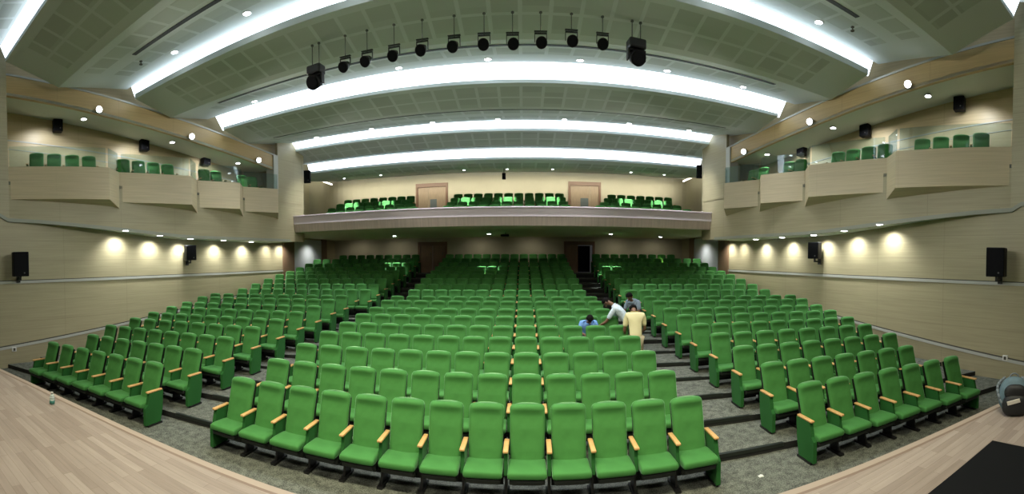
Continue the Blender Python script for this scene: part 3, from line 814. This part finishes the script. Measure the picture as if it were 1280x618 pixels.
# a lighter copy of the two cushions for the far seats
ME_far = {'backrest': mesh_of('b', backrest_bm(6, 10), M['fabric'], True), 'seat_cushion': mesh_of('c', cushion_bm(), M['fabric'], True)}
def far_seat(x, y, z, kind, rz=0):
    Mx = Matrix.Translation((x, y, z)) @ Matrix.Rotation(rz, 4, 'Z')
    for n_, me in seat_parts(kind): add_mesh(ME_far.get(n_, me) if n_ == 'backrest' else me, Mx)
for i in range(9, 18):
    for blk, xs_, p in row_layout(i):
        for k, x in enumerate(xs_):
            if i == 17 and abs(x) > 9.9: continue
            far_seat(x, arc(ROWY[i], x), FZ[i], 'a' if k == 0 else 'z' if k == len(xs_)-1 else 'm', seat_rz(x))
for k, (y, zt) in enumerate(BR):
    for a, c in ((-9.4 if k else -8.95, -3.85-.45*k), (-2.8, 3.2), (4.4+.42*k, 9.4)):
        n_ = round((c-a)/.555)
        c = min(c, a + n_*.555)
        for j in range(n_):
            x = a + .555*(j+.5)
            far_seat(x, y, zt-CH, 'a' if j == 0 else 'z' if j == n_-1 else 'm')
me = D.meshes.new('rear_theatre_seats'); me.from_pydata(V, [], Fc); me.update()
for m in mats: me.materials.append(m)
me.polygons.foreach_set('material_index', Mi); me.polygons.foreach_set('use_smooth', Sm)
o = link(D.objects.new('rear_theatre_seats', me)); o['kind'] = 'stuff'
tag(o, 'distant green theatre seats behind the cross aisle and up on the balcony', 'seats')
for m in ME_far.values(): D.meshes.remove(m)

# ------------------------------------------------------------------ speakers
def speaker(loc, rz, w, d, h, label, group, bracket='arm', tilt=0):
    t = thing('wall_speaker', label, 'loudspeaker', loc, rz, group)
    b = BM(); bx(b, -w/2, w/2, -d/2, d/2, -h/2, h/2, bev=.02, seg=2); c = obj('cabinet', b, M['speaker'], t)
    b = BM(); bx(b, -w/2+.02, w/2-.02, -d/2-.012, -d/2+.004, -h/2+.02, h/2-.02, bev=.004); obj('grille', b, M['grille'], t)
    b = BM(); cyl(b, (w*.2, -d/2-.018, -h/2+.10), (w*.2, -d/2-.010, -h/2+.10), .022); obj('badge', b, M['badge'], t)
    b = BM()
    if bracket == 'arm':
        bx(b, -.025, .025, -.03, .03, -h/2-.10, -h/2); bx(b, -.025, .025, -.03, d/2+.26, -h/2-.12, -h/2-.07); bx(b, -.06, .06, d/2+.24, d/2+.27, -h/2-.2, -h/2)
    else:
        bx(b, -.02, .02, d/2-.01, d/2+.16, -.03, .03); bx(b, -.05, .05, d/2+.14, d/2+.17, -.08, .08)
    obj('bracket', b, M['black'], t)
    return t
for s in (-1, 1):
    w = SIDE[s]
    rz = s*PI/2*-1
    # the front faces -Y in local space; turn it to face the hall (and a little to the stage)
    speaker((s*10.42, 4.34, 3.01), (PI/2 - .2 if s < 0 else -PI/2 + .2), .46, .34, .72, 'large black loudspeaker low on the %s, nearest the stage' % w, 'side wall loudspeakers')
    speaker((s*10.48, 11.2, 3.34), (PI/2 - .45 if s < 0 else -PI/2 + .45), .40, .32, .58, 'black loudspeaker low on the %s, farther from the stage' % w, 'side wall loudspeakers')
    for k, (Y, z) in enumerate(((6.55, 7.90), (9.95, 7.52), (12.85, 7.28))):
        speaker((s*PX(Y, 1.66), Y, z), (PI/2 - .25 if s < 0 else -PI/2 + .25), .34, .26, .42, 'small black gallery loudspeaker high on the %s, %s from the stage' % (w, ORD[k]), 'gallery loudspeakers', 'back')
    speaker((s*9.0, 17.68, 7.06), (.35 if s < 0 else -.35), .34, .28, .58, 'black loudspeaker at the balcony corner of the %s' % w, 'balcony loudspeakers', 'back')
t = thing('hanging_speaker', 'small black loudspeaker hanging over the centre of the balcony', 'loudspeaker', (.1, 20.5, 7.05))
b = BM(); bx(b, -.09, .09, -.08, .08, -.15, .15, bev=.015); obj('cabinet', b, M['speaker'], t)
b = BM(); cyl(b, (0, 0, .14), (0, 0, .40), .012); obj('rod', b, M['black'], t)
b = BM(); bx(b, -.075, .075, -.09, -.078, -.13, .13); obj('grille', b, M['grille'], t)
t = thing('hanging_camera', 'small black camera hung under the balcony at the centre', 'camera', (.16, 20, 4.12))
b = BM(); bx(b, -.2, .2, -.12, .12, -.05, .05, bev=.02); obj('housing', b, M['speaker'], t)
b = BM(); cyl(b, (0, 0, .04), (0, 0, .16), .02); obj('mount', b, M['black'], t)
b = BM(); cyl(b, (0, -.15, 0), (0, -.11, 0), .04); obj('lens', b, M['grille'], t)

# ------------------------------------------------------------------ stage lamps hanging from the second panel
LAMPX = [-2.99, -2.44, -1.79, -1.14, -.43, .22, .83, 1.43, 2.09, 2.77]
LAMPZ = [7.52, 7.54, 7.55, 7.58, 7.58, 7.58, 7.57, 7.60, 7.66, 7.65]
def pz(Y): return 8.36 + (8.06-8.36)*(Y-8.25)/1.55
for k, (x, z) in enumerate(zip(LAMPX, LAMPZ)):
    top = pz(9.0) - z + .01
    nm = '%s of ten' % ORD[k]
    t = thing('stage_lamp', 'round black stage lamp hanging from the ceiling, %s counted from the empty aisle side' % ORD[k], 'stage lamp', (x, 9.0, z), 0, 'hanging stage lamps')
    a = random.uniform(-.3, .3)
    b = BM(); d = Vector((a*.5, -.75, -.55)).normalized()
    cyl(b, -d*.13, d*.02, .065, .10, n=18); cyl(b, d*.02, d*.15, .10, .125, n=18)
    obj('lamp_body', b, M['black'], t)
    b = BM(); cyl(b, d*.151, d*.157, .11, n=18); obj('lamp_lens', b, M['grille'], t)
    b = BM(); bx(b, -.135, -.12, -.02, .02, -.02, .17); bx(b, .12, .135, -.02, .02, -.02, .17); bx(b, -.135, .135, -.02, .02, .155, .175); obj('yoke', b, M['black'], t)
    b = BM(); bx(b, -.14, .14, -.03, .03, .205, .216); obj('top_plate', b, M['black'], t)
    b = BM(); cyl(b, (0, 0, .17), (0, 0, top), .010); cyl(b, (0, 0, top-.025), (0, 0, top), .035); obj('rod', b, M['rodgrey'], t)
for k, (x, z, w) in enumerate(((-3.78, 7.46, 'at the empty aisle end of the lamp row'), (3.53, 7.58, 'at the backpack end of the lamp row'))):
    top = pz(9.0) - z
    t = thing('moving_head_lamp', 'large black moving head lamp ' + w, 'stage lamp', (x, 9.0, z), .12*(1 if k else -1), 'moving head lamps')
    b = BM(); bx(b, -.20, .20, -.14, .14, .0, .22, bev=.04); obj('base', b, M['black'], t)
    b = BM(); bx(b, -.215, -.175, -.06, .06, -.24, .0, bev=.012); bx(b, .175, .215, -.06, .06, -.24, .0, bev=.012); bx(b, -.21, .21, -.06, .06, -.04, .0); obj('yoke', b, M['black'], t)
    b = BM(); cyl(b, (0, .08, -.10), (0, -.16, -.24), .15, .17, n=20); obj('head', b, M['speaker'], t)
    b = BM(); cyl(b, (0, -.16, -.24), (0, -.172, -.246), .14, n=20); obj('lamp_lens', b, M['grille'], t)
    for s in (-.1, .1):
        b = BM(); cyl(b, (s, 0, .24), (s, 0, top), .012); cyl(b, (s, 0, top-.03), (s, 0, top), .035); obj('rod', b, M['rodgrey'], t)

# ------------------------------------------------------------------ people
def skinmesh(name, chains, m, parent, sub=1):
    """chains: list of [(point, radius), ...]; a chain whose first entry is an int/(c,i) reference starts at an earlier vertex"""
    verts, rad, edges = [], [], []
    for ch in chains:
        prev = None
        for it in ch:
            if isinstance(it, int): prev = it; continue
            p, r = it; verts.append(p); rad.append(r); i = len(verts)-1
            if prev is not None: edges.append((prev, i))
            prev = i
    me = D.meshes.new(name); me.from_pydata(verts, edges, []); me.update()
    o = D.objects.new(name, me); link(o, parent)
    md = o.modifiers.new('Skin', 'SKIN'); md.use_smooth_shade = True
    for i, sv in enumerate(me.skin_vertices[0].data):
        r = rad[i]; sv.radius = r if isinstance(r, tuple) else (r, r); sv.use_root = (i == 0)
    s_ = o.modifiers.new('Sub', 'SUBSURF'); s_.levels = sub; s_.render_levels = sub+1
    me.materials.append(m)
    return o
def mix(a, b_, t): return tuple(a[i] + (b_[i]-a[i])*t for i in range(3))
def person(loc, rz, label, J, shirt, pants, sleeve='short', face_dir=(0, -1, 0)):
    """J: joints in metres relative to the feet point"""
    t = thing('person', label, 'person', loc, rz)
    ch = [[(J['pelvis'], (.15, .11)), (mix(J['pelvis'], J['chest'], .5), (.125, .095)), (J['chest'], (.138, .082)), (mix(J['chest'], J['neck'], .75), (.070, .056)), (J['neck'], .052), (mix(J['neck'], J['head'], .55), (.062, .066)), (J['head'], (.078, .092)), (mix(J['neck'], J['head'], 1.38), (.06, .07))]]
    nfix = 8
    for sd in ('l', 'r'):
        sh, el, wr, ha = J['sh'+sd], J['el'+sd], J['wr'+sd], J['ha'+sd]
        base = sum(len([q for q in c if not isinstance(q, int)]) for c in ch)
        ch.append([2, (sh, .062), (mix(sh, el, .5), .047), (el, .040), (mix(el, wr, .4), .037), (wr, .026), (mix(wr, ha, .6), (.036, .020))])
        hb = base + 5
        d = Vector(ha) - Vector(wr); L = d.length or .1; d.normalize()
        sidev = d.cross(Vector((0, 0, 1)));
        if sidev.length < .2: sidev = Vector((1, 0, 0))
        sidev.normalize(); dn = d.cross(sidev).normalized()
        palm = Vector(mix(wr, ha, .6))
        for q, ln in ((-1.5, .062), (-.5, .075), (.5, .080), (1.5, .070)):
            p0 = palm + d*.045 + sidev*q*.019; p1 = p0 + d*ln*.55 + dn*.006; p2 = p1 + d*ln*.4 + dn*.022
            ch.append([hb, (tuple(p0), .0095), (tuple(p1), .0085), (tuple(p2), .0075)])
        p0 = palm + sidev*.034; p1 = p0 + sidev*.022 + d*.03; p2 = p1 + d*.028 + dn*.008
        ch.append([hb, (tuple(p0), .011), (tuple(p1), .0095), (tuple(p2), .0085)])
        hp, kn, an, to = J['hip'+sd], J['kn'+sd], J['an'+sd], J['to'+sd]
        ch.append([0, (hp, .085), (mix(hp, kn, .5), .074), (kn, .055), (mix(kn, an, .35), .052), (an, .036), (to, (.042, .028))])
    skinmesh('body', ch, M['skin'], t)
    # shirt
    pe, cs, nk = J['pelvis'], J['chest'], J['neck']
    sh_ = [[(mix(pe, cs, -.12), (.170, .130)), (mix(pe, cs, .35), (.155, .118)), (mix(pe, cs, .75), (.172, .122)), (cs, (.185, .138)), (mix(cs, nk, .62), (.135, .112)), (mix(cs, nk, .86), (.084, .078))]]
    for sd in ('l', 'r'):
        e = .8 if sleeve == 'short' else 1
        c = [3, (J['sh'+sd], .082), (mix(J['sh'+sd], J['el'+sd], .5), .070), (mix(J['sh'+sd], J['el'+sd], e), .062)]
        if sleeve == 'long': c += [(mix(J['el'+sd], J['wr'+sd], .9), .044)]
        sh_.append(c)
    skinmesh('shirt', sh_, M[shirt], t)
    tr = [[(mix(pe, cs, -.05), (.158, .12))]]
    for sd in ('l', 'r'): tr.append([0, (J['hip'+sd], .100), (mix(J['hip'+sd], J['kn'+sd], .5), .088), (J['kn'+sd], .070), (mix(J['kn'+sd], J['an'+sd], .5), .062), (mix(J['kn'+sd], J['an'+sd], .96), .055)])
    skinmesh('trousers', tr, M[pants], t)
    for sd in ('l', 'r'):
        an, to = Vector(J['an'+sd]), Vector(J['to'+sd]); b = BM()
        d = (to-an); ang = math.atan2(d.x, -d.y)
        bx(b, -.048, .048, -.20, .07, 0, .075, M=Matrix.Translation((an.x, an.y, 0)) @ Matrix.Rotation(ang, 4, 'Z'), bev=.025, seg=3)
        obj('shoe', b, M['bagblack'], t, True)
    # hair, ears, nose, eyes on the head
    H = Vector(J['head']); up = (Vector(J['head'])-Vector(J['neck'])).normalized(); fd = Vector(face_dir).normalized(); fd = (fd - up*fd.dot(up)).normalized(); sv = up.cross(fd)
    R_ = Matrix((sv, -fd, up)).transposed().to_4x4()
    b = BM(); bmesh.ops.create_uvsphere(b, u_segments=18, v_segments=12, radius=1)
    for v in b.verts:
        x, y, z = v.co
        if y < -.15 and z < .35: v.co = Vector((x*.8, y*.55, max(z, .30)))      # hairline
        elif z < -.55: v.co.z = -.55
    bmesh.ops.transform(b, matrix=Matrix.Translation(H + up*.022 - fd*.006) @ R_ @ Matrix.Diagonal((.098, .112, .115, 1)), verts=b.verts)
    obj('hair', b, M['hair'], t, True)
    def bit(name, at_, dims, m):
        b = BM(); vs = bmesh.ops.create_uvsphere(b, u_segments=8, v_segments=6, radius=1)['verts']
        bmesh.ops.transform(b, matrix=Matrix.Translation(at_) @ R_ @ Matrix.Diagonal((*dims, 1)), verts=vs); obj(name, b, m, t, True)
    for q in (-1, 1):
        bit('ear', H + sv*.092*q - up*.01, (.012, .02, .032), M['skin'])
        bit('eye', H + sv*.034*q + fd*.094 + up*.005, (.014, .008, .007), M['hair'])
    bit('nose', H + fd*.106 - up*.02, (.014, .022, .026), M['skin'])
    bit('mouth', H + fd*.095 - up*.062, (.026, .006, .007), M['hair'])
    return t
def legs(J, hx=.10, kz=.48, hz=.86, fy=0.0):
    for sd, q in (('l', 1), ('r', -1)):
        J['hip'+sd] = (q*hx, .0, hz-.05); J['kn'+sd] = (q*(hx+.01), -.03+fy, kz); J['an'+sd] = (q*(hx+.01), .03+fy, .09); J['to'+sd] = (q*(hx+.02), -.10+fy, .04)
# cream shirt, back to the stage, bending slightly forward (towards +Y)
J = {'pelvis': (0, 0, .92), 'chest': (0, -.14, 1.33), 'neck': (0, -.28, 1.50), 'head': (0, -.42, 1.54),
     'shl': (.19, -.17, 1.42), 'shr': (-.19, -.17, 1.42), 'ell': (.25, -.17, 1.08), 'elr': (-.25, -.20, 1.09), 'wrl': (.20, -.36, .93), 'wrr': (-.20, -.40, .97), 'hal': (.18, -.44, .90), 'har': (-.18, -.48, .95)}
legs(J, hz=.92, kz=.50)
person((3.66, 9.35, FZ[3]), PI-.1, 'person in a cream shirt seen from behind, head bent, at the aisle edge', J, 'creamshirt', 'khaki', face_dir=(0, -.7, -.7))
# white-blue shirt, leaning over towards the middle block (-X), arm reaching down
J = {'pelvis': (0, 0, .92), 'chest': (0, -.28, 1.26), 'neck': (0, -.48, 1.42), 'head': (0, -.62, 1.46),
     'shl': (.19, -.36, 1.30), 'shr': (-.19, -.36, 1.30), 'ell': (.20, -.58, .96), 'elr': (-.18, -.50, .95), 'wrl': (.16, -.78, .84), 'wrr': (-.14, -.66, .80), 'hal': (.15, -.86, .80), 'har': (-.12, -.74, .76)}
legs(J, hz=.90, kz=.48)
person((3.82, 10.6, FZ[5]), -2.0, 'person in a pale blue-white shirt leaning over a seat with one arm reaching', J, 'whiteshirt', 'trousers', face_dir=(0, -.5, -.86))
# grey-blue shirt, standing just behind, bent forward
J = {'pelvis': (0, 0, .90), 'chest': (0, -.22, 1.22), 'neck': (0, -.38, 1.38), 'head': (0, -.47, 1.47),
     'shl': (.18, -.26, 1.29), 'shr': (-.18, -.26, 1.29), 'ell': (.24, -.30, 1.02), 'elr': (-.24, -.32, 1.02), 'wrl': (.17, -.50, .90), 'wrr': (-.17, -.50, .90), 'hal': (.15, -.58, .88), 'har': (-.15, -.58, .88)}
legs(J, hz=.90, kz=.48)
person((4.35, 11.75, FZ[6]), -.75, 'person in a grey-blue shirt standing bent behind the one in white', J, 'greyshirt', 'trousers', face_dir=(0, -.8, -.5))
# blue shirt, sitting in the sixth row with the head bowed
J = {'pelvis': (0, -.28, .56), 'chest': (0, -.42, .92), 'neck': (0, -.54, 1.03), 'head': (0, -.66, 1.10),
     'shl': (.18, -.44, .97), 'shr': (-.18, -.44, .97), 'ell': (.24, -.50, .76), 'elr': (-.24, -.50, .76), 'wrl': (.12, -.68, .72), 'wrr': (-.12, -.68, .72), 'hal': (.08, -.76, .70), 'har': (-.08, -.76, .70)}
for sd, q in (('l', 1), ('r', -1)):
    J['hip'+sd] = (q*.10, -.36, .57); J['kn'+sd] = (q*.12, -.76, .56); J['an'+sd] = (q*.12, -.70, .09); J['to'+sd] = (q*.13, -.84, .04)
person((2.70, arc(ROWY[5], 2.70)-.04, FZ[5]), 0, 'person in a bright blue shirt seated in the middle block with head bowed', J, 'blueshirt', 'trousers', face_dir=(0, -.3, -.95))

# ------------------------------------------------------------------ things on the stage
bag = thing('backpack', 'slate blue and black backpack standing on the stage edge', 'backpack', (5.60, 1.84, 1.2), -1.05)
def blob(b, loc, r, p=2.6, nu=20, nv=12, M_=None):
    vs = bmesh.ops.create_uvsphere(b, u_segments=nu, v_segments=nv, radius=1)['verts']
    for v in vs:
        c = v.co; q = (abs(c.x)**p + abs(c.y)**p + abs(c.z)**p)**(1/p); v.co = c/q
        v.co = Vector((v.co.x*r[0], v.co.y*r[1], v.co.z*r[2]))
        v.co.x *= 1 - .18*max(0, v.co.z/r[2])
    bmesh.ops.transform(b, matrix=Matrix.Translation(loc) @ (M_ or Matrix()), verts=vs)
b = BM(); blob(b, (0, 0, .205), (.19, .13, .21)); obj('body', b, M['denim'], bag, True)
b = BM(); blob(b, (0, -.11, .125), (.155, .085, .125), 3.2); obj('front_pocket', b, M['bagblack'], bag, True)
b = BM(); blob(b, (.0, -.105, .27), (.13, .06, .085), 3); obj('mesh_panel', b, M['bagblack'], bag, True)
b = BM(); bx(b, -.06, .09, -.205, -.19, .16, .205, M=Matrix.Rotation(-.25, 4, 'Y'), bev=.004); obj('white_flap', b, M['bagwhite'], bag)
b = BM()
for k in range(10):
    t0, t1 = PI*k/10, PI*(k+1)/10
    cyl(b, (.05*math.cos(t0), .02, .405+.045*math.sin(t0)), (.05*math.cos(t1), .02, .405+.045*math.sin(t1)), .009, n=8)
obj('handle', b, M['baggrey'], bag)
for q in (-1, 1):
    b = BM()
    for k in range(8):
        t0, t1 = k/8, (k+1)/8
        P_ = lambda t: (q*(.10+.10*math.sin(PI*t)), .10-.22*t, .38-.33*t+.06*math.sin(PI*t))
        cyl(b, P_(t0), P_(t1), .017, n=8)
    obj('strap', b, M['baggrey'], bag)
b = BM(); bx(b, 2.2, 4.72, .55, 1.70, 1.201, 1.222, bev=.006)
tag(obj('floor_mat', b, M['rubber']), 'flat black rubber mat on the stage planks near the backpack', 'mat')
bt = thing('water_bottle', 'small crumpled clear bottle standing on the stage planks', 'bottle', (-3.64, 2.16, 1.2), .4)
b = BM(); prof = [(.030, 0), (.033, .015), (.030, .045), (.033, .07), (.031, .10), (.018, .125), (.013, .135)]
for (r0, z0), (r1, z1) in zip(prof, prof[1:]): cyl(b, (0, 0, z0), (0, 0, z1), r0, r1, n=14, cap=True)
obj('bottle_body', b, M['plastic'], bt, True)
b = BM(); cyl(b, (0, 0, .135), (0, 0, .155), .015); obj('cap', b, M['trim'], bt)
b = BM(); cyl(b, (0, 0, .012), (0, 0, .05), .0345, n=16); obj('label_band', b, M['teal'], bt)
# sockets by the stage ends of both walls
for s in (-1, 1):
    t = thing('wall_socket', 'small white socket low on the %s near the stage' % SIDE[s], 'socket', (s*10.86, 4.25, .55 if s > 0 else .42))
    b = BM(); bx(b, *sorted((0, s*.05)), -.07, .07, -.07, .07, bev=.01); obj('plate', b, M['paper'], t)
    b = BM(); bx(b, *sorted((0, -s*.02)), -.03, .03, -.04, .04); obj('socket_face', b, M['dtrim'], t)
# scraps of paper on the floor
for k, (x, y, w) in enumerate(((4.25, 4.9, "in the people's aisle by the front row"), (-1.0, 4.55, 'under the middle of the front row'), (-3.2, 4.4, 'on the carpet before the empty aisle'))):
    b = BM(); bx(b, -.035, .035, -.025, .03, 0, .006, M=Matrix.Rotation(.4*k, 4, 'Z')); bx(b, -.02, .03, -.02, .02, .004, .012, M=Matrix.Rotation(.9+k, 4, 'Z'))
    tag(obj('paper_scrap', b, M['paper'], loc=(x, y, -.129)), 'tiny white scrap of paper ' + w, 'paper scrap')

# ------------------------------------------------------------------ unseen fill lights added over the stage for the front rows; cove wash
def area(name, loc, tgt, sx, sy_, power, col=(1, .97, .9)):
    l = D.lights.new(name, 'AREA'); l.shape = 'RECTANGLE'; l.size = sx; l.size_y = sy_; l.energy = power; l.color = col; l.spread = math.radians(100)
    o = D.objects.new(name, l); link(o); o.location = loc
    o.rotation_euler = (Vector(tgt) - Vector(loc)).to_track_quat('-Z', 'Y').to_euler()
area('stage_fill', (.2, 1.3, 8.6), (.2, 5.6, 0.0), 9, .8, 290, (1, .94, .66))
area('cove_wash', (0, 23.3, 7.88), (0, 24.6, 6.9), 20, .12, 120, (1, .95, .78))
area('upstage_fill', (0, -3.5, 8.6), (0, 6.0, 0.0), 12, .8, 90, (1, .95, .78))

# ------------------------------------------------------------------ world
w = D.worlds.new('World'); sc.world = w; w.use_nodes = True
w.node_tree.nodes['Background'].inputs[0].default_value = (.02, .02, .02, 1)
w.node_tree.nodes['Background'].inputs[1].default_value = 1

# ------------------------------------------------------------------ camera: the photograph is a stitched cylindrical panorama
F, X0, YH, ROLL, PITCH, CX, YAW, EYE = 520.1062, 639.1160, 338.3283, -.0016, -.0243, 1.0109*1.05, -.0296, 2.92
cam = D.cameras.new('camera'); co = link(D.objects.new('camera', cam)); sc.camera = co
cam.type = 'PANO'; cam.panorama_type = 'CENTRAL_CYLINDRICAL'
cam.central_cylindrical_range_u_min = -X0/F; cam.central_cylindrical_range_u_max = (1280-X0)/F
cam.central_cylindrical_range_v_min = -(618-YH)/F; cam.central_cylindrical_range_v_max = YH/F
cam.central_cylindrical_radius = 1.0
cam.clip_start = .05; cam.clip_end = 200
def Rm(rows): return Matrix(rows)
c, s = math.cos(YAW), math.sin(YAW); Ry = Matrix(((c, -s, 0), (s, c, 0), (0, 0, 1)))
c, s = math.cos(PITCH), math.sin(PITCH); Rp = Matrix(((1, 0, 0), (0, c, s), (0, -s, c)))
c, s = math.cos(ROLL), math.sin(ROLL); Rr = Matrix(((c, 0, s), (0, 1, 0), (-s, 0, c)))
R = Rr @ Rp @ Ry                       # world -> (right, forward, up)
Ri = R.transposed()
B = Matrix(((1, 0, 0), (0, 0, -1), (0, 1, 0)))   # camera local (x right, y up, -z forward) -> (right, forward, up)
co.matrix_world = Matrix.Translation((CX, 0, EYE)) @ (Ri @ B).to_4x4()

sc.view_settings.view_transform = 'Standard'; sc.view_settings.look = 'None'
sc.view_settings.gamma = 1; sc.view_settings.exposure = 0.55; sc.view_settings.use_curve_mapping = False
sc.cycles.use_denoising = True
sc.cycles.max_bounces = 8; sc.cycles.diffuse_bounces = 4; sc.cycles.transparent_max_bounces = 12
sc.cycles.sample_clamp_indirect = 6
